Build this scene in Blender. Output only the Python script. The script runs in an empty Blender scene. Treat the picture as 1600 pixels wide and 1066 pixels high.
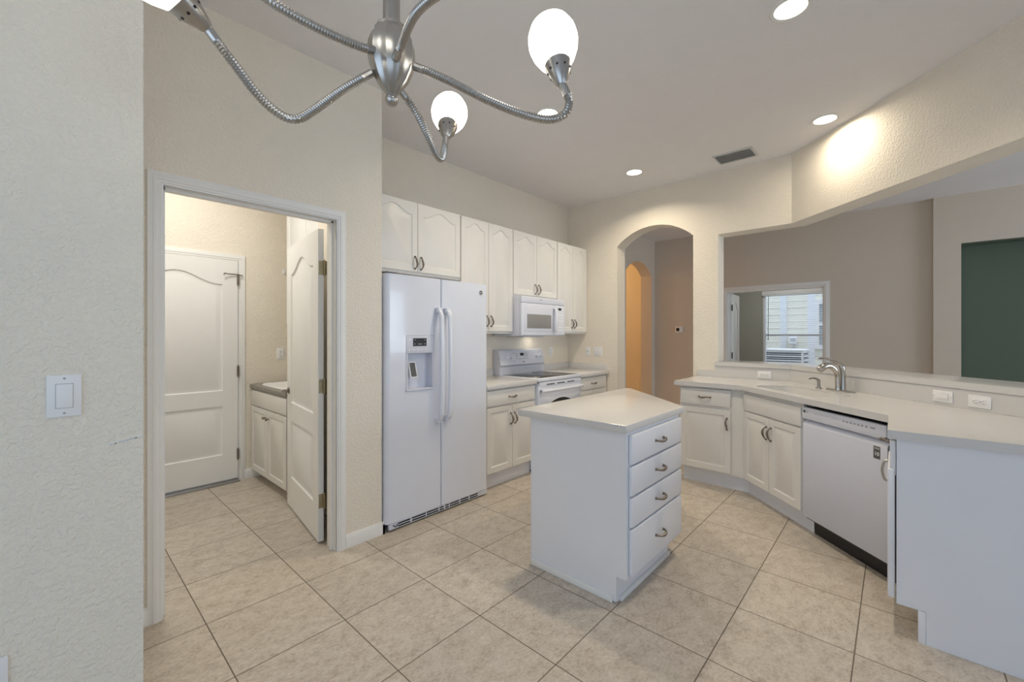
import bpy, bmesh, math, random
from mathutils import Vector, Matrix
S = bpy.context.scene
COL = S.collection
R = math.radians
PI = math.pi

# ------------------------------------------------------------------ camera
camd = bpy.data.cameras.new('camera')
cam = bpy.data.objects.new('camera', camd)
COL.objects.link(cam)
cam.location = (0, 0, 1.372)
cam.rotation_euler = (R(90), 0, R(42.26 - 90))
camd.sensor_width = 36
camd.lens = 660.1 / 1600 * 36
camd.shift_y = -10 / 1600
camd.clip_start = .05
S.camera = cam
# ------------------------------------------------------------------ sky, exposure
S.view_settings.view_transform = 'Standard'
S.view_settings.look = 'None'
S.view_settings.gamma = 1
S.view_settings.use_curve_mapping = False
S.view_settings.exposure = -0.33
S.cycles.use_denoising = True
S.cycles.max_bounces = 10
S.cycles.diffuse_bounces = 6
S.cycles.sample_clamp_indirect = 6
W = bpy.data.worlds.new('sky'); S.world = W
W.use_nodes = True
bg = W.node_tree.nodes['Background']
bg.inputs[0].default_value = (.64, .80, 1.0, 1)
bg.inputs[1].default_value = 2.15

sd_ = bpy.data.lights.new('sun', 'SUN'); sd_.energy = 1.7; sd_.angle = R(14); sd_.color = (1.0, .97, .92)
sun = bpy.data.objects.new('sun', sd_); COL.objects.link(sun)
sun.rotation_euler = Vector((.26, 0, -.97)).to_track_quat('-Z', 'Y').to_euler()
def area(name, loc, size, power, color, target, sizey=None, shape='RECTANGLE', spread=180):
    d = bpy.data.lights.new(name, 'AREA')
    d.energy = power; d.color = color; d.shape = shape
    d.size = size
    if sizey: d.size_y = sizey
    d.spread = R(spread)
    o = bpy.data.objects.new(name, d); COL.objects.link(o)
    o.location = loc
    v = Vector(target) - Vector(loc)
    o.rotation_euler = v.to_track_quat('-Z', 'Y').to_euler()
    return o
DAY = (.55, .74, 1.0)
# daylight through the rear windows of the dining nook and through the sliding doors
area('daylight_rear', (-2.75, -.7, 1.5), 3.6, 8, DAY, (0, -.7, 1.4), 2.2)
area('daylight_slider', (.2, -3.95, 1.4), 3.4, .5, DAY, (.2, 0, 1.4), 2.3)
area('daylight_family', (5.2, -5.75, 1.5), 2.6, 128, (.78, .88, 1.0), (5.6, 0, 1.4), 2.2)
WARM = (1.0, .84, .62)

# ------------------------------------------------------------------ materials
MATS = {}
def mat(name, col, rough=.5, metal=0, spec=.5, bump=None, mottle=None, emit=None, coat=0):
    m = bpy.data.materials.new(name); m.use_nodes = True
    nt = m.node_tree; N = nt.nodes; L = nt.links
    b = N['Principled BSDF']
    b.inputs['Base Color'].default_value = (*col, 1)
    b.inputs['Roughness'].default_value = rough
    b.inputs['Metallic'].default_value = metal
    b.inputs['Specular IOR Level'].default_value = spec
    b.inputs['Coat Weight'].default_value = coat
    geo = N.new('ShaderNodeNewGeometry')
    def noise(scale, detail=3, rough=.5):
        n = N.new('ShaderNodeTexNoise'); n.inputs['Scale'].default_value = scale
        n.inputs['Detail'].default_value = detail; n.inputs['Roughness'].default_value = rough
        L.new(geo.outputs['Position'], n.inputs['Vector']); return n
    sc, amt = mottle or (9, .02)
    n = noise(sc); mx = N.new('ShaderNodeMix'); mx.data_type = 'RGBA'
    mx.inputs[6].default_value = (*[c * (1 - amt) for c in col], 1)
    mx.inputs[7].default_value = (*[min(1, c * (1 + amt)) for c in col], 1)
    L.new(n.outputs['Fac'], mx.inputs[0]); L.new(mx.outputs[2], b.inputs['Base Color'])
    if bump:
        sc, st, dist = bump
        n2 = noise(sc, 3, .55)
        rp = N.new('ShaderNodeValToRGB')
        rp.color_ramp.elements[0].position = .42; rp.color_ramp.elements[1].position = .62
        L.new(n2.outputs['Fac'], rp.inputs[0])
        bp = N.new('ShaderNodeBump'); bp.inputs['Strength'].default_value = st
        bp.inputs['Distance'].default_value = dist
        L.new(rp.outputs[0], bp.inputs['Height']); L.new(bp.outputs[0], b.inputs['Normal'])
    if emit:
        b.inputs['Emission Color'].default_value = (*emit[0], 1)
        b.inputs['Emission Strength'].default_value = emit[1]
    MATS[name] = m
    return m

CREAM = (.825, .768, .67)
M_wall = mat('cream_wall_paint', CREAM, .75, spec=.3, bump=(68, .5, .004))
M_ceil = mat('ceiling_paint', (.82, .81, .825), .85, spec=.2, bump=(60, .2, .004))
M_taupe = mat('family_room_paint', (.64, .575, .495), .8, spec=.2, bump=(75, .2, .004))
M_grey = mat('bedroom_grey_paint', (.40, .41, .375), .8, spec=.2)
M_green = mat('dark_green_paint', (.10, .135, .10), .6, spec=.3)
M_trim = mat('white_trim_paint', (.80, .80, .79), .4)
M_cab = mat('white_cabinet_thermofoil', (.735, .72, .69), .35)
M_panel = mat('white_laminate_panel', (.78, .79, .835), .3)
M_counter = mat('white_solid_surface', (.65, .64, .63), .17, mottle=(220, .03))
M_appl = mat('white_appliance_enamel', (.725, .755, .84), .18, coat=.3)
M_appl2 = mat('white_appliance_plastic', (.665, .685, .77), .4)
M_plate = mat('white_plastic', (.84, .84, .85), .35)
M_steel = mat('brushed_nickel', (.46, .445, .425), .28, 1, mottle=(60, .06))
M_steel2 = mat('polished_nickel', (.55, .52, .48), .16, 1)
M_bronze = mat('antique_pewter', (.25, .215, .185), .35, 1, mottle=(90, .35))
M_brass = mat('worn_brass', (.36, .31, .20), .35, 1, mottle=(80, .3))
M_black = mat('black_plastic', (.012, .012, .014), .4)
M_glass_black = mat('black_ceramic_glass', (.022, .02, .02), .06)
M_mwglass = mat('grey_mesh_window', (.27, .265, .26), .25, mottle=(900, .3))
M_dark = mat('dark_grey_plastic', (.10, .10, .105), .5)
M_grey2 = mat('grey_print', (.35, .35, .36), .5)
M_lam = mat('grey_stone_laminate', (.25, .235, .205), .4, mottle=(45, .35))
M_jamb = mat('door_edge_paint', (.62, .63, .68), .4)
M_thresh = mat('aluminium_threshold', (.40, .40, .40), .4, .7)
M_siding = mat('cream_siding', (.86, .835, .73), .7)
M_ext = mat('white_exterior_trim', (.80, .82, .86), .6)
M_ac = mat('condenser_metal', (.45, .47, .52), .5)
M_acdark = mat('condenser_fins', (.12, .13, .17), .6)
M_grass = mat('lawn', (.10, .14, .05), .9, mottle=(8, .3))
M_blind = mat('white_blind_vinyl', (.82, .84, .88), .5)
M_vent = mat('grey_vent_metal', (.62, .62, .61), .5)
M_lampglass = mat('opal_glass_lit', (.9, .9, .86), .3, emit=((1.0, .965, .87), 5.5))
M_lens = mat('downlight_lens_lit', (.9, .9, .88), .4, emit=((1.0, .93, .80), 5.0))
M_mirrorpane = mat('outside_window_glass', (.30, .36, .40), .1)

# glass for the bedroom window
mg = bpy.data.materials.new('window_glass'); mg.use_nodes = True
gn = mg.node_tree.nodes; gl = mg.node_tree.links
gb = gn['Principled BSDF']; out = gn['Material Output']
tr = gn.new('ShaderNodeBsdfTransparent'); gs = gn.new('ShaderNodeBsdfGlossy'); gs.inputs['Roughness'].default_value = .02
ms = gn.new('ShaderNodeMixShader'); ms.inputs[0].default_value = .06
gl.new(tr.outputs[0], ms.inputs[1]); gl.new(gs.outputs[0], ms.inputs[2]); gl.new(ms.outputs[0], out.inputs[0])

# ceramic floor tile
TILE = .457; TX0 = 1.878; TY0 = 1.046
def tile_mat():
    m = bpy.data.materials.new('beige_ceramic_tile'); m.use_nodes = True
    nt = m.node_tree; N = nt.nodes; L = nt.links; b = N['Principled BSDF']
    geo = N.new('ShaderNodeNewGeometry'); sep = N.new('ShaderNodeSeparateXYZ'); L.new(geo.outputs['Position'], sep.inputs[0])
    def M(op, a, bb=None, c=None):
        n = N.new('ShaderNodeMath'); n.operation = op
        for i, v in enumerate((a, bb, c)):
            if v is None: continue
            if isinstance(v, (int, float)): n.inputs[i].default_value = v
            else: L.new(v, n.inputs[i])
        return n.outputs[0]
    us = []; ids = []
    for k, o0 in ((0, TX0), (1, TY0)):
        u = M('DIVIDE', M('SUBTRACT', sep.outputs[k], o0), TILE)
        fl = M('FLOOR', u); fr = M('SUBTRACT', u, fl)
        us.append(M('MINIMUM', fr, M('SUBTRACT', 1.0, fr))); ids.append(fl)
    d = M('MINIMUM', us[0], us[1])
    grout = M('LESS_THAN', d, .0052)
    soft = M('SMOOTH_MIN', d, .012, .004)
    cmb = N.new('ShaderNodeCombineXYZ'); L.new(ids[0], cmb.inputs[0]); L.new(ids[1], cmb.inputs[1])
    wn = N.new('ShaderNodeTexWhiteNoise'); wn.noise_dimensions = '3D'; L.new(cmb.outputs[0], wn.inputs['Vector'])
    off = N.new('ShaderNodeVectorMath'); off.operation = 'MULTIPLY_ADD'
    off.inputs[1].default_value = (7, 7, 7); L.new(wn.outputs['Color'], off.inputs[0]); L.new(geo.outputs['Position'], off.inputs[2])
    mp = N.new('ShaderNodeMapping'); mp.inputs['Scale'].default_value = (1, 1.4, 1); mp.inputs['Rotation'].default_value = (0, 0, .6)
    L.new(off.outputs[0], mp.inputs['Vector'])
    n1 = N.new('ShaderNodeTexNoise'); n1.inputs['Scale'].default_value = 13; n1.inputs['Detail'].default_value = 8; n1.inputs['Roughness'].default_value = .68
    n2 = N.new('ShaderNodeTexNoise'); n2.inputs['Scale'].default_value = 60; n2.inputs['Detail'].default_value = 6; n2.inputs['Roughness'].default_value = .8
    for n in (n1, n2): L.new(mp.outputs[0], n.inputs['Vector'])
    f = M('ADD', M('MULTIPLY', n1.outputs['Fac'], .42), M('MULTIPLY', n2.outputs['Fac'], .58))
    rp = N.new('ShaderNodeValToRGB'); L.new(f, rp.inputs[0]); e = rp.color_ramp.elements
    e[0].position = .375; e[0].color = (.335, .28, .222, 1)
    e[1].position = .63; e[1].color = (.63, .58, .51, 1)
    x = e.new(.49); x.color = (.505, .447, .378, 1)
    v = M('MULTIPLY_ADD', wn.outputs['Value'], .10, .95)
    hs = N.new('ShaderNodeHueSaturation'); L.new(rp.outputs[0], hs.inputs['Color']); L.new(v, hs.inputs['Value'])
    mx = N.new('ShaderNodeMix'); mx.data_type = 'RGBA'; L.new(grout, mx.inputs[0]); L.new(hs.outputs[0], mx.inputs[6])
    mx.inputs[7].default_value = (.155, .125, .095, 1)
    L.new(mx.outputs[2], b.inputs['Base Color'])
    L.new(M('MULTIPLY_ADD', grout, .45, .38), b.inputs['Roughness'])
    bp = N.new('ShaderNodeBump'); bp.inputs['Strength'].default_value = .5; bp.inputs['Distance'].default_value = .003
    hh = M('MULTIPLY_ADD', soft, 60, M('MULTIPLY', n2.outputs['Fac'], .25))
    L.new(hh, bp.inputs['Height']); L.new(bp.outputs[0], b.inputs['Normal'])
    return m
M_tile = tile_mat()

# ------------------------------------------------------------------ mesh helpers
class MB:
    def __init__(s): s.bm = bmesh.new(); s.T = None
    def _v(s, p): return s.bm.verts.new(s.T @ Vector(p) if s.T else p)
    def box(s, x0, x1, y0, y1, z0, z1, bev=0, seg=2):
        vs = [s._v((x, y, z)) for x in (x0, x1) for y in (y0, y1) for z in (z0, z1)]
        F = [(0, 1, 3, 2), (4, 6, 7, 5), (0, 4, 5, 1), (2, 3, 7, 6), (0, 2, 6, 4), (1, 5, 7, 3)]
        fs = [s.bm.faces.new([vs[i] for i in f]) for f in F]
        if bev:
            es = list({e for f in fs for e in f.edges})
            bmesh.ops.bevel(s.bm, geom=es, offset=bev, segments=seg, profile=.5, affect='EDGES')
        return s
    def prism(s, poly, a0, a1, axis='z', bev=0, seg=2):
        """polygon (2-D) extruded along an axis: z -> (x,y), x -> (y,z), y -> (x,z)"""
        def P(p, a):
            return {'z': (p[0], p[1], a), 'x': (a, p[0], p[1]), 'y': (p[0], a, p[1])}[axis]
        A = [s._v(P(p, a0)) for p in poly]; B = [s._v(P(p, a1)) for p in poly]
        fs = [s.bm.faces.new(A), s.bm.faces.new(B[::-1])]
        n = len(poly)
        side = []
        for i in range(n):
            side.append(s.bm.faces.new((A[i], B[i], B[(i + 1) % n], A[(i + 1) % n])))
        if bev:
            es = list({e for f in fs for e in f.edges})
            bmesh.ops.bevel(s.bm, geom=es, offset=bev, segments=seg, profile=.5, affect='EDGES')
        return s
    def loft(s, rings, close=True, cap0=True, cap1=True):
        V = [[s._v(p) for p in r] for r in rings]
        n = len(V[0])
        for a, b in zip(V[:-1], V[1:]):
            for i in range(n if close else n - 1):
                j = (i + 1) % n
                s.bm.faces.new((a[i], a[j], b[j], b[i]))
        if cap0: s.bm.faces.new(V[0][::-1])
        if cap1: s.bm.faces.new(V[-1])
        return s
    def tube(s, pts, rad, seg=10, caps=True):
        pts = [Vector(p) for p in pts]; n = len(pts)
        rad = rad if isinstance(rad, (list, tuple)) else [rad] * n
        rings = []; up = None
        for i, p in enumerate(pts):
            t = (pts[min(i + 1, n - 1)] - pts[max(i - 1, 0)]).normalized()
            if up is None:
                up = t.orthogonal().normalized()
            up = (up - t * up.dot(t)).normalized()
            w = t.cross(up)
            rings.append([p + (up * math.cos(a) + w * math.sin(a)) * rad[i] for a in [2 * PI * k / seg for k in range(seg)]])
        return s.loft(rings, True, caps, caps)
    def lathe(s, prof, origin=(0, 0, 0), axis=(0, 0, 1), seg=24, cap0=True, cap1=True, flute=None):
        """profile [(radius, height)] turned about an axis"""
        ax = Vector(axis).normalized(); u = ax.orthogonal().normalized(); w = ax.cross(u); o = Vector(origin)
        rings = []
        for r, h in prof:
            ring = []
            for k in range(seg):
                a = 2 * PI * k / seg
                rr = r * (1 + (flute[1] * abs(math.sin(a * flute[0] / 2)) if flute else 0))
                ring.append(o + ax * h + (u * math.cos(a) + w * math.sin(a)) * max(rr, .0002))
            rings.append(ring)
        return s.loft(rings, True, cap0, cap1)
    def sphere(s, c, r, seg=12, sq=(1, 1, 1)):
        n = 8
        rings = [[(c[0] + sq[0] * r * math.sin(PI * i / n) * math.cos(2 * PI * k / seg), c[1] + sq[1] * r * math.sin(PI * i / n) * math.sin(2 * PI * k / seg), c[2] - sq[2] * r * math.cos(PI * i / n)) for k in range(seg)] for i in range(1, n)]
        return s.loft(rings)
    # a rectangle of a door face with one raised panel (cathedral top when arch > 0); front looks along -y (or +y)
    def panel(s, rect, pan, y, arch=0, sgn=1, deep=.006, wide=.022, field=.002, K=22):
        X0, X1, Z0, Z1 = rect; x0, x1, z0, z1 = pan
        def top(t):
            q = .5 - .5 * math.cos(2 * PI * t)
            return q ** 1.25
        def ring(d, dy):
            a, b, c, e = x0 + d, x1 - d, z0 + d, z1 - d
            o = []
            for i in range(K): o.append((a + (b - a) * i / K, c))
            for i in range(8): o.append((b, c + (e - arch - c) * i / 8))
            for i in range(K):
                t = 1 - i / K
                o.append((a + (b - a) * t, e - arch + arch * top(t)))
            for i in range(8): o.append((a, e - arch - (e - arch - c) * i / 8))
            return [(p[0], y + sgn * dy, p[1]) for p in o]
        outer = []
        for i in range(K): outer.append((X0 + (X1 - X0) * i / K, Z0))
        for i in range(8): outer.append((X1, Z0 + (Z1 - Z0) * i / 8))
        for i in range(K): outer.append((X1 - (X1 - X0) * i / K, Z1))
        for i in range(8): outer.append((X0, Z1 - (Z1 - Z0) * i / 8))
        rings = [[(p[0], y, p[1]) for p in outer], ring(0, 0), ring(wide * .18, deep * .8), ring(wide * .42, deep), ring(wide, field)]
        if sgn < 0: rings = [r[::-1] for r in rings]
        return s.loft(rings, True, False, True)
    def build(s, name, m, parent=None, loc=None, rotz=0, smooth=True):
        bmesh.ops.remove_doubles(s.bm, verts=s.bm.verts, dist=1e-5)
        bmesh.ops.recalc_face_normals(s.bm, faces=s.bm.faces)
        me = bpy.data.meshes.new(name); s.bm.to_mesh(me); s.bm.free()
        me.materials.append(m)
        if smooth:
            for p in me.polygons: p.use_smooth = True
            me.set_sharp_from_angle(angle=R(34))
        o = bpy.data.objects.new(name, me); COL.objects.link(o)
        if parent: o.parent = parent
        if loc: o.location = loc
        o.rotation_euler.z = rotz
        return o

def thing(name, label, cat, loc=(0, 0, 0), rotz=0, group=None):
    o = bpy.data.objects.new(name, None); COL.objects.link(o)
    o.empty_display_size = .1
    o.location = loc; o.rotation_euler.z = rotz
    o['label'] = label; o['category'] = cat
    if group: o['group'] = group
    return o
def tag(o, label, cat, group=None):
    o['label'] = label; o['category'] = cat
    if group: o['group'] = group
    return o
def struct(o, label=None):
    o['kind'] = 'structure'
    if label: o['label'] = label
    return o
def box(name, m, parent, *a, **k): return MB().box(*a, **k).build(name, m, parent)

def text(name, body, size, m, parent, loc, rot, depth=.0006):
    c = bpy.data.curves.new(name, 'FONT'); c.body = body; c.size = size; c.extrude = depth
    c.align_x = 'CENTER'; c.align_y = 'CENTER'
    t = bpy.data.objects.new(name + '_tmp', c)
    dg = bpy.context.evaluated_depsgraph_get()
    COL.objects.link(t); bpy.context.view_layer.update()
    me = bpy.data.meshes.new_from_object(t.evaluated_get(bpy.context.evaluated_depsgraph_get()))
    COL.objects.unlink(t); bpy.data.objects.remove(t)
    me.materials.clear(); me.materials.append(m); me.name = name
    o = bpy.data.objects.new(name, me); COL.objects.link(o)
    o.parent = parent; o.location = loc; o.rotation_euler = rot
    return o

def spline(pts, n):
    pts = [Vector(p) for p in pts]; out = []
    m = len(pts) - 1
    for i in range(n + 1):
        t = i / n * m; k = min(int(t), m - 1); f = t - k
        p0 = pts[max(k - 1, 0)]; p1 = pts[k]; p2 = pts[k + 1]; p3 = pts[min(k + 2, m)]
        out.append(.5 * ((2 * p1) + (p2 - p0) * f + (2 * p0 - 5 * p1 + 4 * p2 - p3) * f * f + (3 * p1 - p0 - 3 * p2 + p3) * f ** 3))
    return out

# ================================================================== SETTING
CZ = 3.05
XB = 4.66; YW = 3.232
struct(MB().box(-3.2, 14.2, -6.2, 7.2, -.12, 0).build('floor', M_tile, smooth=False), 'beige ceramic floor tiles with thin brown grout')
struct(MB().box(-3.2, 10.6, -6.2, 7.2, CZ, CZ + .12).build('ceiling', M_ceil, smooth=False), 'high pale ceiling')
# near left wall with its return, door wall, alcove wall
struct(MB().prism([(-2.6, 1.745), (.203, 1.745), (.203, 2.618), (.08, 2.618), (.08, 1.865), (-2.6, 1.865)], 0, CZ).build('wall_left', M_wall, smooth=False), 'textured wall at the near left')
struct(MB().prism([(.08, 0), (.36, 0), (.36, 2.108), (1.244, 2.108), (1.244, 0), (1.549, 0), (1.549, CZ), (.08, CZ)], 2.618, 2.738, 'y').build('wall_doorway', M_wall, smooth=False), 'cream wall around the laundry doorway')
struct(MB().box(1.43, 1.549, 2.738, YW, 0, CZ).build('wall_alcove', M_wall, smooth=False))
struct(MB().box(1.43, 7.6, YW, YW + .12, 0, CZ).build('wall_back', M_wall, smooth=False)) if False else None
struct(MB().box(1.43, 4.86, YW, YW + .12, 0, CZ).build('wall_back', M_wall, smooth=False), 'cream wall behind the upper cabinets')
# arch wall
def arch_pts(a, b, zs, rise, n=24):
    c = (a + b) / 2; hw = abs(b - a) / 2
    rad = (hw * hw + rise * rise) / (2 * rise); zc = zs + rise - rad
    a0 = math.asin(hw / rad); o = []
    for i in range(n + 1):
        t = -a0 + 2 * a0 * i / n
        o.append((c + (1 if b > a else -1) * rad * math.sin(t), zc + rad * math.cos(t)))
    return o
poly = [(YW, 0), (2.508, 0)] + arch_pts(2.508, 1.609, 2.437, .185) + [(1.609, 0), (1.361, 0), (1.361, CZ), (YW, CZ)]
struct(MB().prism(poly, XB, XB + .20, 'x').build('wall_right', M_wall, smooth=False), 'cream wall with the arched opening')
# dropped header over the bar: straight piece then diagonal
KS = XB - .718
hd = [(XB, 1.361), (XB, .718), (2.30, 2.30 - KS), (2.30, 2.30 - KS - .283), (XB + .2, XB + .2 - KS - .283), (XB + .2, 1.361)]
struct(MB().prism(hd, 2.408, CZ).build('wall_header', M_wall, smooth=False), 'cream header over the bar opening')
struct(MB().prism(hd, 0, 1.05).build('wall_bar', M_wall, smooth=False), 'low bar wall behind the sink')
struct(MB().prism([(2.30, 2.30 - KS - .283), (2.30, 2.30 - KS), (2.06, 2.06 - KS), (2.06, -3.7), (2.26, -3.7), (2.26, 2.26 - KS - .283)], 0, CZ).build('wall_stub', M_wall, smooth=False))
# family room shell
XF = 7.40
poly = [(3.232, 0), (2.02, 0), (2.02, 2.05), (.76, 2.05), (.76, 0), (-.34, 0), (-.34, CZ), (3.232, CZ)]
struct(MB().prism(poly, XF, XF + .12, 'x').build('wall_family', M_taupe, smooth=False), 'taupe wall with the bedroom doorway')
poly = [(-.34, 0), (-.576, 0), (-.576, 2.462), (-3.0, 2.462), (-3.0, 0), (-5.6, 0), (-5.6, CZ), (-.34, CZ)]
struct(MB().prism(poly, XF - .08, XF + .12, 'x').build('wall_niche', M_taupe, smooth=False), 'grey beige wall around the green niche')
struct(MB().box(XF + .16, XF + .28, -3.2, -.46, 0, 2.7).build('wall_green', M_green, smooth=False), 'dark green wall inside the niche')
struct(MB().box(XF - .06, XF + .16, -3.0, -.577, 2.450, 2.4615).build('wall_green_soffit', M_green, smooth=False))
struct(MB().box(XF - .08 + .2, XF + .16, -3.2, -3.0, 0, 2.6).build('wall_niche_side', M_taupe, smooth=False))
# hall wall with the second arch
poly = [(4.86, 0), (6.30, 0)] + arch_pts(6.30, 7.265, 2.42, .195) + [(7.265, 0), (XF + .12, 0), (XF + .12, CZ), (4.86, CZ)]
struct(MB().prism(poly, YW, YW + .2, 'y').build('wall_hall', M_taupe, smooth=False), 'hall wall with the second arch')
struct(MB().prism([(7.52, 3.432), (7.62, 3.432), (7.62, 6.6), (4.9, 6.6), (4.9, 6.5), (7.52, 6.5)], 0, CZ).build('wall_hall_end', M_wall, smooth=False))
struct(MB().box(5.2, 5.3, 3.432, 6.5, 0, CZ).build('wall_hall_side', M_wall, smooth=False))
# shell behind and beside the camera, with its window openings
poly = [(1.865, 0), (1.865, CZ), (-3.7, CZ), (-3.7, 0)]
def wall_hole(name, plane, a, b, hole, m, axis, th=.12):
    h0, h1, z0, z1 = hole
    mb = MB()
    def bx(u0, u1, w0, w1):
        if axis == 'x': mb.box(plane, plane + th, u0, u1, w0, w1)
        else: mb.box(u0, u1, plane, plane + th, w0, w1)
    bx(a, h0, 0, CZ); bx(h1, b, 0, CZ); bx(h0, h1, z1, CZ)
    if z0 > 0: bx(h0, h1, 0, z0)
    return struct(mb.build(name, m, smooth=False))
wall_hole('wall_rear', -2.6, -3.7, 1.865, (-2.5, 1.1, .4, 2.6), M_wall, 'x')
wall_hole('wall_side', -3.82, -2.6, 2.26, (-1.5, 1.9, 0, 2.55), M_wall, 'y')
wall_hole('wall_family_side', -5.6, 2.06, 7.52, (3.9, 6.5, .4, 2.6), M_taupe, 'y')
struct(MB().box(2.06, 2.26, -5.6, -3.7, 0, CZ).build('wall_family_rear', M_taupe, smooth=False))
# laundry shell
struct(MB().box(-.6, 2.0, 4.6, 4.72, 0, CZ).build('wall_laundry_back', M_wall, smooth=False), 'cream laundry wall with the garage door')
struct(MB().box(1.88, 2.0, YW + .12, 4.6, 0, CZ).build('wall_laundry_right', M_wall, smooth=False))
struct(MB().box(-.6, -.48, 2.738, 4.6, 0, CZ).build('wall_laundry_left', M_wall, smooth=False))
# bedroom shell with window hole
XW = 10.4
mb = MB()
for a in ((.2, 1.0, 0, CZ), (2.125, 3.25, 0, CZ), (1.0, 2.125, 0, .60), (1.0, 2.125, 2.30, CZ)):
    mb.box(XW, XW + .14, *a)
struct(mb.build('wall_bedroom', M_grey, smooth=False), 'grey bedroom wall with the blind-covered window')
struct(MB().box(7.52, XW, 3.25, 3.37, 0, CZ).build('wall_bedroom_left', M_grey, smooth=False))
struct(MB().box(7.68, XW, .08, .2, 0, CZ).build('wall_bedroom_right', M_grey, smooth=False))

# ---------------------------------------------------------------- trim
def casing(name, x0, x1, zt, y, w, parent=None, t=.018, axis='y', sgn=-1, m=None, label=None):
    """moulded door casing around an opening x0..x1, top zt, on a wall plane"""
    mb = MB()
    prof = [(0, .4), (.12, .55), (.16, .8), (.34, .8), (.40, 1.0), (.62, 1.0), (.68, .85), (1.0, .72)]
    def ring(d, k):
        off = sgn * t * k
        pts = [(x0 - d, 0), (x0 - d, zt + d), (x1 + d, zt + d), (x1 + d, 0)]
        return [((p[0], y + off, p[1]) if axis == 'y' else (y + off, p[0], p[1])) for p in pts]
    rings = [ring(0, 0)] + [ring(w * d, k) for d, k in prof] + [ring(w, 0)]
    mb.loft(rings, False, False, False)
    return struct(mb.build(name, m or M_trim, parent), label)
casing('trim_1', .377, 1.227, 2.094, 2.618, .060, label='white moulded casing of the laundry doorway')
mb = MB()
mb.box(.36, .377, 2.612, 2.744, 0, 2.108).box(1.227, 1.244, 2.612, 2.744, 0, 2.108).box(.36, 1.244, 2.612, 2.744, 2.094, 2.11)
mb.box(.377, .389, 2.655, 2.69, 0, 2.094).box(1.215, 1.227, 2.655, 2.69, 0, 2.094).box(.377, 1.227, 2.655, 2.69, 2.082, 2.094)
struct(mb.build('trim_2', M_trim, smooth=False), 'white jamb lining of the laundry doorway')
casing('trim_3', .29, 1.208, 2.062, 4.6, .060, label='white casing of the garage door')
casing('trim_4', .764, 2.016, 2.055, XF, .075, axis='x', label='white casing of the bedroom doorway')
mb = MB().box(XF - .005, XF + .125, .755, .770, 0, 2.06).box(XF - .005, XF + .125, 2.01, 2.025, 0, 2.06).box(XF - .005, XF + .125, .755, 2.025, 2.045, 2.06)
struct(mb.build('trim_5', M_trim, smooth=False))
def baseboard(name, pts, m=M_trim, h=.085, t=.014, label=None):
    mb = MB()
    for (a, b) in zip(pts[:-1], pts[1:]):
        a = Vector((*a, 0)); b = Vector((*b, 0)); d = (b - a).normalized(); n = Vector((d.y, -d.x, 0))
        e = d * t
        prof = [(0, 0), (t, 0), (t, h * .78), (t * .6, h * .9), (t * .35, h), (0, h)]
        r = [[p + n * q + Vector((0, 0, z)) for q, z in prof] for p in (a, b)]
        mb.loft(r)
    return struct(mb.build(name, m), label)
baseboard('baseboard_doorway', [(1.288, 2.618), (1.563, 2.618)], label='short white baseboard beside the refrigerator')
baseboard('baseboard_alcove', [(1.549, 2.604), (1.549, YW)])
baseboard('baseboard_corner', [(.203, 2.618), (.317, 2.618)])
baseboard('baseboard_left', [(-2.4, 1.745), (.203, 1.745)])
baseboard('baseboard_return', [(.203, 1.731), (.203, 2.618)])
baseboard('baseboard_laundry', [(1.268, 4.6), (1.88, 4.6)])
baseboard('baseboard_arch', [(XB, 2.59), (XB, 2.508)])
baseboard('baseboard_family', [(XF, 3.232), (XF, 2.09)])
baseboard('baseboard_hall', [(7.27, YW), (XF, YW)])

# ---------------------------------------------------------------- interior doors
def hinge(parent, x, y, z, h=.09, w=.022, side=1, axis='y'):
    """knuckle barrel with two leaves"""
    mb = MB()
    mb.tube([(x, y, z - h / 2), (x, y, z + h / 2)], .006, 8)
    for k in (-1, 1): mb.sphere((x, y, z + k * h / 2), .0065, 8)
    return mb, (x, y, z)
def two_panel_door(w, h, t, mtop=.30, flip=False):
    """hollow door leaf in local space: x 0..w, y 0..t, z 0..h with arch-top and square panels on both faces"""
    mb = MB()
    st = .118
    zm = .74
    for y, sg in ((0, 1), (t, -1)):
        mb.panel((0, w, zm, h), (st, w - st, zm + .085, h - .125), y, arch=.10, sgn=sg, deep=.011, wide=.045, field=.003, K=26)
        mb.panel((0, w, 0, zm), (st, w - st, .235, zm - .055), y, arch=0, sgn=sg, deep=.011, wide=.045, field=.003, K=26)
    for a in (((0, 0, 0), (0, t, 0), (0, t, h), (0, 0, h)), ((w, 0, 0), (w, 0, h), (w, t, h), (w, t, 0)), ((0, 0, h), (0, t, h), (w, t, h), (w, 0, h)), ((0, 0, 0), (w, 0, 0), (w, t, 0), (0, t, 0))):
        mb.bm.faces.new([mb._v(p) for p in a])
    return mb
def lever(parent, x, y, z, sgn, dirx, m=M_steel):
    """round rose and lever handle"""
    mb = MB()
    mb.lathe([(.026, 0), (.026, .006), (.014, .012), (.010, .045)], (x, y, z), (0, sgn, 0), 16)
    p = y + sgn * .045
    mb.tube(spline([(x, p - sgn * .01, z), (x + dirx * .012, p + sgn * .004, z), (x + dirx * .055, p, z + .004), (x + dirx * .10, p - sgn * .004, z - .004)], 10), [.008] * 4 + [.0075] * 4 + [.006] * 3, 8)
    return mb
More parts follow.
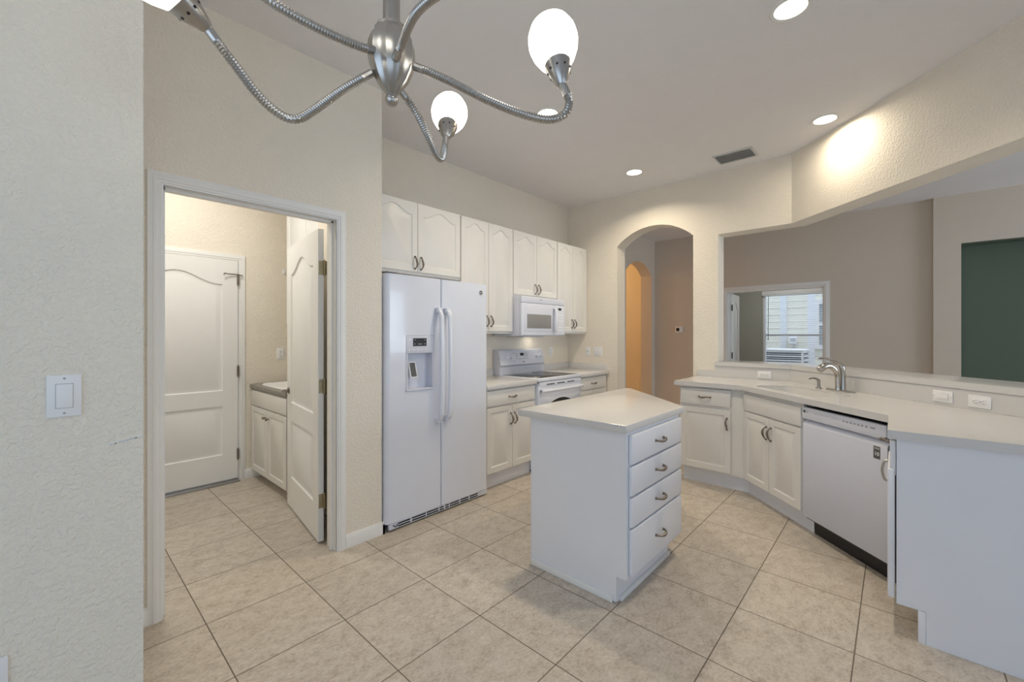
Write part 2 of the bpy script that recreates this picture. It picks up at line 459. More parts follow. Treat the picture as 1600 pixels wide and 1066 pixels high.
# open laundry door, hinged on the right jamb
DA = R(82.41)
d1 = thing('door_1', 'open white two panel door swung into the laundry', 'door', (1.1935, 2.800, .012), DA)
d1['kind'] = 'structure'
two_panel_door(.847, 2.055, .035).T = None
o = two_panel_door(.847, 2.055, .035).build('leaf', M_trim, d1)
o.location = (0, -.035, 0)
for z in (1.80, 1.02, .265):
    mb = MB()
    mb.box(-.0015, .0005, -.034, -.004, z - .046, z + .046)
    mb.tube([(-.006, -.037, z - .046), (-.006, -.037, z + .046)], .0065, 8)
    for k in (-1, 1): mb.sphere((-.006, -.037, z + k * .048), .007, 8)
    mb.box(-.010, .0, -.062, -.037, z - .045, z + .045)
    for k in (-.03, 0, .03):
        mb.lathe([(.0042, 0), (.0036, .001)], (-.0015, -.020, z + k), (-1, 0, 0), 8)
    mb.build('hinge', M_brass, d1)
mb = lever(d1, .79, 0, .915, 1, -1); mb.build('door_handle', M_bronze, d1)
mb = lever(d1, .79, -.035, .915, -1, -1); mb.build('door_handle', M_bronze, d1)
# garage door at the back of the laundry
d2 = thing('door_2', 'closed white two panel door at the back of the laundry', 'door', (.292, 4.575, .03))
d2['kind'] = 'structure'
two_panel_door(.912, 2.03, .04).build('leaf', M_trim, d2)
for z in (1.855, 1.0, .222):
    mb = MB().box(.905, .925, -.004, .0, z - .045, z + .045)
    mb.tube([(.914, -.006, z - .05), (.914, -.006, z + .05)], .0065, 8)
    for k in (-1, 1): mb.sphere((.914, -.006, z + k * .052), .007, 8)
    mb.build('hinge', M_bronze, d2)
mb = MB().tube([(.80, -.03, 1.905), (.83, -.02, 1.902), (.90, -.012, 1.905), (.945, -.012, 1.898)], .005, 8)
mb.tube([(.945, -.012, 1.898), (.955, .02, 1.898)], .004, 8).tube([(.80, -.03, 1.905), (.795, -.03, 1.89)], .006, 8)
mb.build('door_guard', M_bronze, d2)
struct(MB().box(.28, 1.215, 4.535, 4.6, 0, .016, bev=.004).box(.29, 1.205, 4.58, 4.6, 0, .04).build('trim_6', M_thresh), 'grey metal threshold')
# bedroom door, folded back into the bedroom
d3 = thing('door_3', 'white bedroom door swung open against the bedroom wall', 'door', (7.53, 1.985, .012), R(4))
d3['kind'] = 'structure'
two_panel_door(.62, 2.03, .035).build('leaf', M_trim, d3)
for z in (1.80, 1.02, .25):
    MB().box(-.006, .030, -.006, .0, z - .05, z + .05).tube([(-.006, -.006, z - .05), (-.006, -.006, z + .05)], .009, 8).build('hinge', M_black, d3)

# ---------------------------------------------------------------- bedroom window and blind
w1 = thing('window_1', 'bedroom window seen through the doorway', 'window', (XW + .02, 1.0, .60))
w1['kind'] = 'structure'
mb = MB()
wd, wh = 1.125, 1.70
mb.box(0, .11, 0, .04, 0, wh).box(0, .11, wd - .04, wd, 0, wh).box(0, .11, .04, wd - .04, 0, .04).box(0, .11, .04, wd - .04, wh - .04, wh)
mb.box(.04, .10, .04, wd - .04, .735, .785)
mb.build('window_frame', M_ext, w1, smooth=False)
MB().box(.072, .078, .04, wd - .04, .04, wh - .04).build('pane', mg, w1, smooth=False)
bl = thing('window_blind', 'white slatted blind hanging in the bedroom window', 'blind', (XW + .02, 1.0, .60))
MB().box(-.055, .01, -.015, wd + .015, 1.60, 1.71, bev=.006).build('valance', M_blind, bl)
mb = MB(); z = .06
while z < 1.60:
    mb.prism([(-.010, z - .003), (.012, z + .0028), (.012, z + .0042), (-.010, z - .0016)], .045, wd - .045, 'y') if False else None
    vs = [mb._v(p) for p in ((-.014, .05, z - .004), (-.014, wd - .05, z - .004), (.014, wd - .05, z + .004), (.014, .05, z + .004))]
    vt = [mb._v((v.co.x, v.co.y, v.co.z + .0016)) for v in vs]
    mb.bm.faces.new(vs[::-1]); mb.bm.faces.new(vt)
    for i in range(4): mb.bm.faces.new((vs[i], vs[(i + 1) % 4], vt[(i + 1) % 4], vt[i]))
    z += .0425
mb.build('slats', M_blind, bl, smooth=False)
MB().box(-.016, .012, .05, wd - .05, .03, .05, bev=.003).build('bottom_rail', M_blind, bl)
mb = MB()
for y in (.10, wd * .36, wd * .66, wd - .10): mb.tube([(-.015, y, .04), (-.015, y, 1.62)], .0012, 5)
mb.build('ladder_cord', M_blind, bl)
MB().tube([(-.03, wd - .105, 1.62), (-.032, wd - .10, .70)], .005, 6).lathe([(.004, 0), (.011, .012), (.009, .04), (.003, .045)], (-.032, wd - .10, .66), (0, 0, 1), 8).build('wand', M_acdark, bl)
# ---------------------------------------------------------------- outside the bedroom window
EX = 13.2
struct(MB().box(EX - 2.66, EX + 1.0, -6, 7, -.14, -.02).build('ground_outside', M_grass, smooth=False))
nb = thing('neighbour_house', 'pale neighbouring house seen through the bedroom window', 'house', (EX, 0, 0))
mb = MB().box(0, .3, -4, 6.5, -.02, 4.5)
z = .1
while z < 4.4:
    mb.prism([(0, z), (-.018, z), (0, z + .17)], -4, 6.5, 'y') if False else mb.box(-.010, .0, -4, 6.5, z, z + .012)
    z += .18
mb.build('siding', M_siding, nb, smooth=False)
box('corner_board', M_ext, nb, -.06, .01, 1.53, 1.68, 0, 4.5)
box('downspout', M_ext, nb, -.06, -.0, 2.14, 2.29, 0, 4.5, bev=.01)
wf = MB().box(-.05, 0, .52, 1.54, 1.0, 1.10).box(-.05, 0, .52, 1.54, 2.15, 2.27).box(-.05, 0, .52, .60, 1.10, 2.15).box(-.05, 0, 1.44, 1.54, 1.10, 2.15).box(-.04, 0, .60, 1.44, 1.60, 1.68).build('window_frame', M_plate, nb, smooth=False)
MB().box(-.02, -.005, .60, 1.44, 1.10, 2.15).build('pane', M_mirrorpane, wf, smooth=False)
ub = thing('utility_box', 'small grey meter box on the neighbouring wall', 'box', (EX - .012, 1.99, 1.23))
MB().box(-.10, 0, -.085, .085, -.10, .10, bev=.01).build('body', M_ext, ub)
MB().box(-.115, -.09, -.06, .06, -.02, .05, bev=.006).build('cover', M_ac, ub)
MB().tube([(-.04, -.02, -.10), (-.04, -.02, -.3), (-.04, -.12, -.45), (-.04, -.12, -.9)], .014, 8).build('conduit', M_ac, ub)
ac = thing('air_conditioner', 'outdoor air conditioning condenser outside the bedroom window', 'air conditioner', (12.40, 2.03, -.02))
MB().box(-.45, .45, -.43, .43, 0, .07).build('base', M_ac, ac)
MB().box(-.40, .40, -.39, .39, .07, .99).build('fins', M_acdark, ac)
mb = MB()
for k in range(9): mb.box(-.435, .435, -.42, .42, .12 + k * .105, .150 + k * .105)
for sx in (-1, 1):
    for sy in (-1, 1): mb.box(sx * .43 - .02, sx * .43 + .02, sy * .40 - .02, sy * .40 + .02, .07, .99)
mb.build('louvre', M_ext, ac, smooth=False)
MB().box(-.45, .45, -.43, .43, .985, 1.035, bev=.015).lathe([(.34, 0), (.33, .008), (.1, .02), (.0, .02)], (0, 0, 1.035), (0, 0, 1), 24).build('top_cover', M_ext, ac)

# ================================================================== CABINETS
def pull(mb, c, axis, n, L=.098, bow=.026, m=None):
    """wavy footed pull: c centre on the face, axis along the pull, n outward"""
    c = Vector(c); a = Vector(axis); n = Vector(n); s = a.cross(n)
    P = []
    rr = []
    K = 18
    for i in range(K + 1):
        t = i / K; u = (t - .5) * L
        P.append(c + a * u + n * (.008 + bow * math.sin(PI * t) ** .75) + s * (.004 * math.sin(2 * PI * t)))
        rr.append(.0048 + .0040 * math.sin(PI * t) ** 2)
    mb.tube(P, rr, 8)
    for k in (-.5, .5):
        p = c + a * (k * L)
        mb.lathe([(.0085, 0), (.0085, .003), (.005, .007), (.0045, .012)], p, n, 10)
        mb.tube([p + n * .009 + a * (k * .012), p + n * .010 - a * (k * .012)], [.0045, .0055], 8)
    return mb
def add_pull(parent, c, axis, n=(0, -1, 0), L=.098): return pull(MB(), c, axis, n, L).build('handle', M_bronze, parent)
def cab_door(parent, x0, x1, z0, z1, arch=0, t=.020, frame=.052, hx=None, hz=None, name='door', m=None, y=0):
    """door leaf in cabinet space: carcass front at y = 0, face at y = -t"""
    mb = MB(); b = .004
    y1 = y - t
    rb = [[(x0, y, z0), (x1, y, z0), (x1, y, z1), (x0, y, z1)], [(x0, y1 + b, z0), (x1, y1 + b, z0), (x1, y1 + b, z1), (x0, y1 + b, z1)],
          [(x0 + b * .3, y1 + b * .3, z0 + b * .3), (x1 - b * .3, y1 + b * .3, z0 + b * .3), (x1 - b * .3, y1 + b * .3, z1 - b * .3), (x0 + b * .3, y1 + b * .3, z1 - b * .3)],
          [(x0 + b, y1, z0 + b), (x1 - b, y1, z0 + b), (x1 - b, y1, z1 - b), (x0 + b, y1, z1 - b)]]
    mb.loft(rb, True, True, False)
    mb.panel((x0 + b, x1 - b, z0 + b, z1 - b), (x0 + frame, x1 - frame, z0 + frame, z1 - frame * .8), y1, arch=arch, deep=.007, wide=.026, field=.0015)
    o = mb.build(name, m or M_cab, parent)
    if hx is not None: add_pull(o, (hx, y1, hz), (0, 0, 1))
    return o
def drawer(parent, x0, x1, z0, z1, t=.020, m=None, hand=True, name='drawer', L=.098, y=0):
    mb = MB().box(x0, x1, y - t, y, z0, z1, bev=.005, seg=3)
    o = mb.build(name, m or M_cab, parent)
    if hand: add_pull(o, ((x0 + x1) / 2, y - t, (z0 + z1) / 2), (1, 0, 0), L=L)
    return o

# ---- upper cabinets on the back wall (doors' face at y = 2.93)
UF = 2.95
def upper(x0, x1, z0, z1, label, split=None, arch=.05, hz=.10):
    t = thing('upper_cabinet', label, 'cabinet', (x0, UF, z0), 0, 'white upper cabinets on the back wall')
    w = x1 - x0; h = z1 - z0
    MB().box(0, w, 0, YW - UF - .022, 0, h).build('body', M_cab, t, smooth=False)
    g = .004; c = (split - x0) if split else w / 2
    cab_door(t, g, c - g / 2, .022, h - .006, arch, hx=c - .030, hz=hz)
    cab_door(t, c + g / 2, w - g, .022, h - .006, arch, hx=c + .030, hz=hz)
    return t
upper(1.604, 2.530, 1.868, 2.466, 'wide white upper cabinet directly above the refrigerator', 2.066, .062, .095)
upper(2.534, 3.243, 1.382, 2.466, 'tall white upper cabinet between refrigerator cabinet and microwave', None, .055, .12)
upper(3.247, 4.013, 1.772, 2.466, 'short white upper cabinet directly above the microwave', None, .055, .095)
upper(4.017, 4.655, 1.382, 2.466, 'tall white upper cabinet at the far end beside the arch', None, .052, .12)

# ---- base cabinets on the back wall
BF = 2.65; CT = .930
def base_cab(name, label, loc, rotz, w, d, group, z1=.89, kick=.055, kickx=(0, 0), m=None):
    t = thing(name, label, 'cabinet', loc, rotz, group)
    MB().box(0, w, 0, d, .135, z1).build('body', m or M_cab, t, smooth=False)
    MB().box(kickx[0], w - kickx[1], kick, kick + .016, 0, .135).build('toe_kick', M_panel, t, smooth=False)
    return t
A1 = base_cab('base_cabinet', 'white base cabinet with one drawer between refrigerator and stove', (2.562, BF, 0), 0, .676, .57, 'white base cabinets', .888)
drawer(A1, .010, .672, .735, .873)
cab_door(A1, .010, .338, .148, .722, 0, hx=.313, hz=.60)
cab_door(A1, .342, .672, .148, .722, 0, hx=.368, hz=.60)
A2 = base_cab('base_cabinet', 'white base cabinet right of the stove by the arch wall', (4.018, BF, 0), 0, .630, .57, 'white base cabinets', .888)
drawer(A2, .006, .600, .735, .873)
cab_door(A2, .006, .302, .148, .722, 0, hx=.275, hz=.60)
cab_door(A2, .306, .600, .148, .722, 0, hx=.332, hz=.60)
tag(MB().box(2.556, 3.243, 2.612, YW - .001, .889, CT, bev=.004).box(2.556, 3.243, YW - .021, YW - .001, CT - .003, CT + .075, bev=.003).build('countertop', M_counter), 'short white countertop between refrigerator and stove', 'countertop')
tag(MB().box(4.014, XB - .001, 2.612, YW - .001, .889, CT, bev=.004).box(4.014, XB - .001, YW - .021, YW - .001, CT - .003, CT + .075, bev=.003).box(XB - .021, XB - .0012, 2.64, YW - .0225, CT - .0028, CT + .075, bev=.003).build('countertop', M_counter), 'white countertop with splash in the corner right of the stove', 'countertop')

# ---- island (trapezoid top, drawers on the near right face)
isl = thing('island_cabinet', 'white kitchen island with four drawers in the middle of the floor', 'kitchen island', (1.954, 1.0, 0))
mb = MB()
mb.prism([(0, .135), (0, .878), (.622, .878), (.622, .004), (.057, .004), (.057, .135)], 0, .0178, 'x')
mb.build('left_panel', M_panel, isl, smooth=False)
mb = MB().prism([(.018, .0), (.690, .0), (1.22, .60), (1.22, .622), (.018, .622)], .135, .878)
mb.build('body', M_panel, isl, smooth=False)
mb = MB().prism([(.0185, .058), (.660, .058), (1.15, .60), (.0185, .60)], 0, .1345)
mb.build('toe_kick', M_panel, isl, smooth=False)
for z0, z1 in ((.715, .862), (.556, .703), (.397, .544), (.150, .385)):
    drawer(isl, .020, .680, z0, z1, m=M_panel, L=.100, y=-.001)
mb = MB().box(-.014, -.0005, .075, .612, 0, .034, bev=.003).build('shoe_moulding', M_trim, isl)
mb = MB().box(.03, .655, .040, .0575, 0, .022, bev=.003).build('shoe_moulding', M_trim, isl)
ct = [(1.925, .988), (2.700, .988), (3.312, 1.652), (3.306, 1.685), (3.275, 1.700), (1.925, 1.700)]
tag(MB().prism(ct, .879, .920, bev=.005).build('countertop', M_counter), 'white angled countertop of the kitchen island', 'countertop')

# ---- peninsula: straight run, diagonal sink run, end cabinet
PC = .937
KD = 3.044       # door face line x - y of the diagonal run
B1 = base_cab('base_cabinet', 'white single door base cabinet at the arch end of the peninsula', (4.04, 1.515, 0), R(-90), .535, .60, 'white base cabinets', .896, kickx=(.012, -.035))
MB().box(.535, .560, 0, .018, .135, .896).build('filler', M_cab, B1, smooth=False)
drawer(B1, .012, .445, .730, .880)
cab_door(B1, .012, .445, .150, .700, 0, hx=.415, hz=.585)
c45 = math.sqrt(.5)
def diag(s, off=0):
    """point on the diagonal door line, s metres from the kink, off behind the face"""
    return (4.016 - s * c45 + off * c45, .972 - s * c45 - off * c45)
B2 = base_cab('sink_cabinet', 'white two door cabinet under the sink, left of the dishwasher', (*diag(0, .020), 0), R(-135), .684, .56, 'white base cabinets', .70, kickx=(-.037, -.04), kick=.055)
MB().box(0, .684, 0, .018, .70, .896).build('front_rail', M_cab, B2, smooth=False)
MB().box(.006, .676, -.020, 0, .727, .862, bev=.005, seg=3).build('false_drawer', M_cab, B2)
cab_door(B2, .006, .338, .140, .715, 0, hx=.312, hz=.60)
cab_door(B2, .342, .676, .140, .715, 0, hx=.368, hz=.60)
# dishwasher
dw = thing('dishwasher', 'white dishwasher with round handle-free control strip beside the end cabinet', 'dishwasher', (*diag(.690, .020), 0), R(-135))
dw['label'] = 'white dishwasher set under the peninsula counter right of the sink'
DW = .634
MB().box(.006, DW - .006, .012, .56, .10, .870).build('tub', M_dark, dw, smooth=False)
mb = MB()
prof = [(.012, .118), (-.010, .118), (-.014, .124), (-.014, .752), (-.012, .760), (.006, .782), (.012, .785)]
mb.prism(prof, .003, DW - .003, 'x')
mb.build('door', M_appl2, dw, smooth=True)
mb = MB().box(.003, DW - .003, -.022, .012, .792, .872, bev=.006, seg=3)
mb.build('control_panel', M_appl2, dw)
MB().box(.02, DW - .01, .055, .075, 0, .11).build('toe_kick', M_black, dw, smooth=False)
text('logo', 'LG', .020, M_grey2, dw, (.052, -.0222, .845), (R(90), 0, 0))
MB().lathe([(.011, 0), (.010, .001)], (.027, -.022, .845), (0, -1, 0), 16).build('logo_disc', M_dark, dw)
mb = MB()
for i in range(8): MB().box(.12 + i * .024, .131 + i * .024, -.0226, -.022, .842, .845).build('control_mark', M_grey2, dw, smooth=False)
for i in range(7): MB().box(.345 + i * .026, .357 + i * .026, -.0226, -.022, .836, .848).build('control_mark', M_grey2, dw, smooth=False)
MB().box(.535, .565, -.0226, -.022, .838, .847).build('control_mark', M_grey2, dw, smooth=False)
st = MB().box(.546, .588, -.0146, -.014, .675, .745).build('energy_sticker', M_dark, dw, smooth=False)
text('sticker_text', '10', .030, M_plate, st, (.567, -.0149, .702), (R(90), 0, 0))
MB().box(.550, .584, -.0150, -.0146, .728, .738).build('sticker_band', M_grey2, st, smooth=False)
# end cabinet facing the sink run
E1 = thing('end_cabinet', 'white end cabinet with a plain side panel at the right edge', 'cabinet', (3.030, -.001, 0), R(180), 'white base cabinets')
MB().box(0, .402, .001, .60, .135, .896).build('body', M_cab, E1, smooth=False)
MB().prism([(.001, .145), (.001, .8965), (1.30, .8965), (1.30, 0), (.098, 0), (.098, .145)], .402, .420, 'x').build('side_panel', M_panel, E1, smooth=False)
MB().box(.404, .421, .072, .0975, 0, .143, bev=.002).build('toe_trim', M_panel, E1)
MB().box(0, .40, .085, .098, 0, .135).build('toe_kick', M_panel, E1, smooth=False)
o = MB().box(.008, .406, -.022, -.0005, .722, .884, bev=.005, seg=3).build('drawer', M_panel, E1)
add_pull(o, (.20, -.022, .845), (1, 0, 0))
o = MB().box(.008, .410, -.030, -.004, .158, .752, bev=.006, seg=3).build('door', M_panel, E1)
mb = MB()
mb.tube(spline([(.09, -.028, .715), (.09, -.044, .712), (.09, -.053, .675), (.09, -.053, .655), (.09, -.044, .618), (.09, -.028, .615)], 20), .006, 8).build('handle', M_steel, o)

# ---- peninsula countertop with sink cut-out
KB = KS - .028
CK = 3.018
top = [(4.638, 1.552), (3.990, 1.552), (3.990, 3.990 - CK), (3.047, 3.047 - CK), (2.583, .029), (2.583, 2.583 - KB), (4.638, 4.638 - KB)]
# sink cut-out: rounded rectangle aligned with the diagonal
def dpt(s, off): return Vector((4.016 - s * c45 + off * c45, .972 - s * c45 - off * c45))
def rrect(s0, s1, o0, o1, r, n=6):
    P = []
    for cs, co, a0 in ((s1 - r, o1 - r, 0), (s0 + r, o1 - r, 90), (s0 + r, o0 + r, 180), (s1 - r, o0 + r, 270)):
        for i in range(n + 1):
            a = R(a0 + 90 * i / n); P.append((cs + r * math.cos(a), co + r * math.sin(a)))
    return P
hole = [dpt(*p) for p in rrect(.03, .68, .075, .40, .06)]
def slab_hole(outer, inner, z0, z1):
    bm = bmesh.new()
    def loop(pts):
        vs = [bm.verts.new((p[0], p[1], z1)) for p in pts]
        return [bm.edges.new((vs[i], vs[(i + 1) % len(vs)])) for i in range(len(vs))]
    es = loop(outer) + loop(inner)
    bmesh.ops.triangle_fill(bm, use_beauty=True, use_dissolve=False, edges=es)
    r = bmesh.ops.extrude_face_region(bm, geom=bm.faces[:])
    for v in [g for g in r['geom'] if isinstance(g, bmesh.types.BMVert)]: v.co.z = z0
    mb = MB(); mb.bm.free(); mb.bm = bm
    return mb
tag(slab_hole(top, hole, .897, PC).build('countertop', M_counter, smooth=False), 'long white peninsula countertop holding the sink and faucet', 'countertop')
sk = thing('sink', 'white integral sink basin in the peninsula counter', 'sink', (0, 0, 0))
mb = MB()
rings = []
for g, z in ((.004, PC - .001), (.0, PC - .012), (-.012, PC - .10), (-.03, PC - .165), (-.07, PC - .178)):
    rings.append([(*dpt(*p), z) for p in rrect(.03 - g, .68 + g, .075 - g, .40 + g, .065)])
mb.loft(rings, True, False, True)
mb.build('basin', M_counter, sk)
c = dpt(.355, .24)
MB().lathe([(.045, 0), (.042, .003), (.02, .002)], (c.x, c.y, PC - .178), (0, 0, 1), 20).build('drain', M_steel, sk)
# splash and raised bar top
sp = [(XB - .001, 1.557), (XB - .001, .718 + .0006), (2.62, 2.62 - KS + .0014), (2.62, 2.62 - KB), (XB - .020, XB - .020 - KB), (XB - .020, 1.557)]
mb = MB().prism(sp, PC + .0005, 1.0, 'z')
mb.prism([(XB - .001, 1.385)] + sp[1:5] + [(XB - .020, 1.385)], 1.0, 1.049, 'z')
tag(mb.build('backsplash', M_counter, smooth=False), 'white backsplash running along the bar wall behind the sink', 'backsplash')
kf, kb = KS - .035, 4.42
led = [(XB - .030, 1.385), (XB - .030, XB - .030 - kf), (2.32, 2.32 - kf), (2.62, 2.62 - kb), (5.02, 5.02 - kb), (5.02, 1.352), (XB - .001, 1.352), (XB - .001, 1.385)]
tag(MB().prism(led, 1.0505, 1.092, bev=.004).build('bar_top', M_counter), 'white raised bar top along the opening above the sink', 'bar top')

# ---- faucet and soap dispenser
fx = thing('faucet', 'brushed nickel single lever kitchen faucet behind the sink', 'faucet', (4.118, .318, PC), R(-135))
MB().prism([(p[0], p[1]) for p in rrect(-.125, .125, -.028, .028, .027)], 0, .008, bev=.002).build('deck_plate', M_steel, fx)
MB().tube(spline([(0, .020, .006), (0, .021, .07), (0, .020, .135), (0, .012, .178), (0, .0, .198)], 12), [.0205, .019, .018, .017, .0165, .017, .018, .019, .020, .0205, .020, .018, .014], 14).build('column', M_steel, fx)
MB().tube(spline([(0, -.020, .006), (0, -.022, .06), (0, -.026, .12), (0, -.048, .168), (0, -.088, .194), (0, -.132, .188), (0, -.168, .160)], 20), [.0185, .017, .0165, .016, .016, .016, .016, .0165, .017, .018, .019, .0195, .020, .0205, .021, .0225, .024, .025, .0255, .025, .022], 14).build('spout', M_steel2, fx)
MB().tube(spline([(0, .010, .192), (0, -.018, .216), (0, -.066, .238), (0, -.122, .252), (0, -.172, .250)], 12), [.017, .0165, .0155, .0145, .013, .0115, .0105, .010, .0095, .009, .0085, .008, .006], 10).build('lever', M_steel2, fx)
sd = thing('soap_dispenser', 'small nickel soap dispenser on the counter left of the faucet', 'soap dispenser', (4.196, .462, PC), R(-135))
MB().lathe([(.022, 0), (.021, .006), (.012, .012), (.010, .045), (.013, .055), (.011, .068)], (0, 0, 0), (0, 0, 1), 16).build('stem', M_steel, sd)
MB().tube(spline([(0, .004, .062), (0, -.02, .078), (0, -.055, .083), (0, -.08, .075)], 10), [.011, .011, .010, .009, .008, .007, .0065, .006, .006, .006, .0055], 8).build('nozzle', M_steel, sd)

# ================================================================== APPLIANCES
# ---- refrigerator
fr = thing('refrigerator', 'white side-by-side refrigerator with an ice and water dispenser', 'refrigerator', (1.562, 2.59, 0))
FW = .985
MB().box(.012, FW - .03, .075, .60, .03, 1.775, bev=.006).build('body', M_appl, fr)
def fridge_door(x0, x1, name='door', rl=.035, rr=.008, hole=None):
    """softly crowned door"""
    def outline(z):
        P = []
        n = 7
        for i in range(n + 1):
            a = R(180 + 90 * i / n); P.append((x0 + rl + rl * math.cos(a), rl + rl * math.sin(a)))
        for i in range(1, 9):
            t = i / 9; P.append((x0 + rl + (x1 - x0 - rl - rr) * t, -.006 * math.sin(PI * t)))
        for i in range(n + 1):
            a = R(270 + 90 * i / n); P.append((x1 - rr + rr * math.cos(a), rr + rr * math.sin(a)))
        P += [(x1, .068), (x0, .068)]
        return P
    mb = MB()
    P = outline(0)
    return mb, P
mb, P = fridge_door(0, .477, rl=.035, rr=.010)
Z = [(.058, 1), (1.797, 1)]
# freezer door leaves a hole for the dispenser: built as one loft with the front strip split
dx0, dx1, dz0, dz1 = .158, .402, .962, 1.366
mb = MB()
mb.prism(P, .058, dz0, 'z'); mb.prism(P, dz1, 1.797, 'z')
left = [p for p in P if p[0] <= dx0 and p[1] < .068]
yl = -.004
PL = [q for q in P[:8]] + [q for q in P[8:16] if q[0] < dx0] + [(dx0, -.0055), (dx0, .068), (0, .068)]
PR = [(dx1, -.0035)] + [q for q in P[8:16] if q[0] > dx1] + P[16:24] + [(.477, .068), (dx1, .068)]
mb.prism(PL, dz0, dz1, 'z'); mb.prism(PR, dz0, dz1, 'z')
D1 = mb.build('freezer_door', M_appl, fr)
mb, P2 = fridge_door(.483, FW, rl=.010, rr=.035)
D2 = mb.prism(P2, .058, 1.797, 'z').build('refrigerator_door', M_appl, fr)
MB().box(.006, FW - .006, .0665, .0755, .06, 1.79).build('gasket', M_dark, fr, smooth=False)
def fr_handle(x, sgn, par):
    mb = MB()
    pts = spline([(x, -.002, 1.575), (x, -.040, 1.545), (x, -.058, 1.46), (x, -.066, 1.14), (x, -.058, .82), (x, -.042, .735), (x, -.002, .702)], 40)
    rings = []
    for p in pts:
        w = .021
        rings.append([(p.x + w * math.cos(a), p.y + .013 * math.sin(a), p.z + .010 * math.sin(a) * 0) for a in [2 * PI * k / 14 for k in range(14)]])
    mb.loft(rings)
    mb.box(x - .021, x + .021, -.040, -.003, .700, .745, bev=.008)
    mb.box(x - .021, x + .021, -.040, -.003, 1.535, 1.578, bev=.008)
    return mb.build('handle', M_appl, par)
fr_handle(.440, -1, D1); fr_handle(.522, 1, D2)
# dispenser
dp = MB()
dp.box(dx0 + .001, dx1 - .001, -.0085, .03, 1.236, dz1 - .001, bev=.004)                      # control fascia
dp.box(dx0 + .001, dx0 + .014, -.0085, .065, dz0 + .001, 1.236).box(dx1 - .014, dx1 - .001, -.0085, .065, dz0 + .001, 1.236)
dp.box(dx0 + .014, dx1 - .014, .055, .065, dz0 + .014, 1.236)
dp.box(dx0 + .001, dx1 - .001, -.012, .065, dz0 + .001, dz0 + .016, bev=.003)
dp = dp.build('dispenser', M_appl2, D1)
MB().box(dx0 + .058, dx0 + .176, -.0098, -.008, 1.288, 1.346).build('display', M_black, dp, smooth=False)
for i in range(6): MB().lathe([(.0065, 0), (.006, .0012)], (dx0 + .028 + i * .036, -.0085, 1.262), (0, -1, 0), 10).build('button', M_plate, dp)
MB().lathe([(.008, 0), (.007, .0012)], (dx0 + .030, -.0085, 1.335), (0, -1, 0), 10).build('button', M_plate, dp)
mb = MB()
for (x, z, w) in ((.074, 1.334, .005), (.160, 1.334, .005), (.074, 1.304, .005), (.160, 1.304, .005), (.117, 1.303, .017)): MB().box(dx0 + x - w, dx0 + x + w, -.0102, -.0098, z - .003, z + .003).build('display_icon', M_grey2, dp, smooth=False)
pd = MB(); pd.T = Matrix.Translation((dx0 + .075, .022, 1.115)) @ Matrix.Rotation(R(-16), 4, 'X')
pd.box(-.032, .032, -.006, .0, -.062, .062, bev=.003); pd.T = None
pd = pd.build('paddle', M_plate, dp)
p2 = MB(); p2.T = Matrix.Translation((dx0 + .075, .022, 1.115)) @ Matrix.Rotation(R(-16), 4, 'X')
p2.box(-.022, .022, -.0085, -.006, -.052, .050); p2.T = None
p2.build('paddle_pad', M_dark, pd, smooth=False)
lg = MB().lathe([(.021, 0), (.021, .002), (.018, .003)], (.895, -.0035, 1.725), (0, -1, 0), 24).build('badge', M_dark, D2)
MB().lathe([(.0205, 0), (.0205, .0008), (.018, .0008), (.018, 0)], (.895, -.0062, 1.725), (0, -1, 0), 24, False, False).build('badge_ring', M_plate, lg)
text('badge_letters', 'GE', .016, M_plate, lg, (.895, -.0068, 1.725), (R(90), 0, 0))
# base grille
mb = MB().box(.03, FW - .012, .004, .03, .012, .054, bev=.003)
gr = mb.build('base_grille', M_appl, fr)
mb = MB()
for (a, b) in ((.10, .20), (.215, .335), (.345, .455), (.465, .505), (.520, .555), (.565, .66), (.675, .76), (.775, .865)):
    mb.box(a, b, .0025, .0045, .037, .047); mb.box(a, b, .0025, .0045, .020, .030)
mb.build('grille_slots', M_black, gr, smooth=False)
MB().tube(spline([(.055, -.004, .044), (.075, -.006, .030), (.095, -.004, .044)], 8), .004, 6).build('hinge_foot', M_dark, fr)
for x in (.05, FW - .05):
    for y in (.10, .55): MB().lathe([(.02, 0), (.02, .03)], (x, y, .0), (0, 0, 1), 10).build('roller', M_dark, fr)
for x in (.02,): MB().box(x, x + .08, .02, .14, 1.797, 1.812, bev=.004).build('hinge_cover', M_dark, fr)

# ---- range
rg = thing('range', 'white freestanding electric stove with black glass cooktop', 'stove', (3.249, 2.60, 0))
RW = .760
MB().box(.002, RW - .002, .035, .625, .02, .905, bev=.004).build('body', M_appl, rg)
mb = MB().box(0, RW, .0, .57, .900, .936, bev=.008, seg=3); mb.build('cooktop_rim', M_appl, rg)
ck = MB().box(.045, RW - .045, .035, .545, .934, .9385, bev=.001).build('cooktop_glass', M_glass_black, rg)
mb = MB()
for (x, y, r) in ((.20, .16, .105), (.56, .16, .085), (.20, .41, .085), (.56, .41, .105)):
    MB().lathe([(r, 0), (r, .0004), (r - .003, .0004), (r - .003, 0)], (x, y, .9385), (0, 0, 1), 40, False, False).build('burner_ring', M_dark, ck)
mb = MB().prism([(.505, .93), (.625, .93), (.625, 1.205), (.560, 1.205), (.548, 1.195), (.515, 1.04), (.532, 1.02), (.532, .94)], .002, RW - .002, 'x')
bgd = mb.build('backguard', M_appl2, rg)
def bgp(z): return .515 + (.548 - .515) * (z - 1.04) / (1.195 - 1.04) - .0005
nrm = Vector((0, -(1.195 - 1.04), (.548 - .515))).normalized()
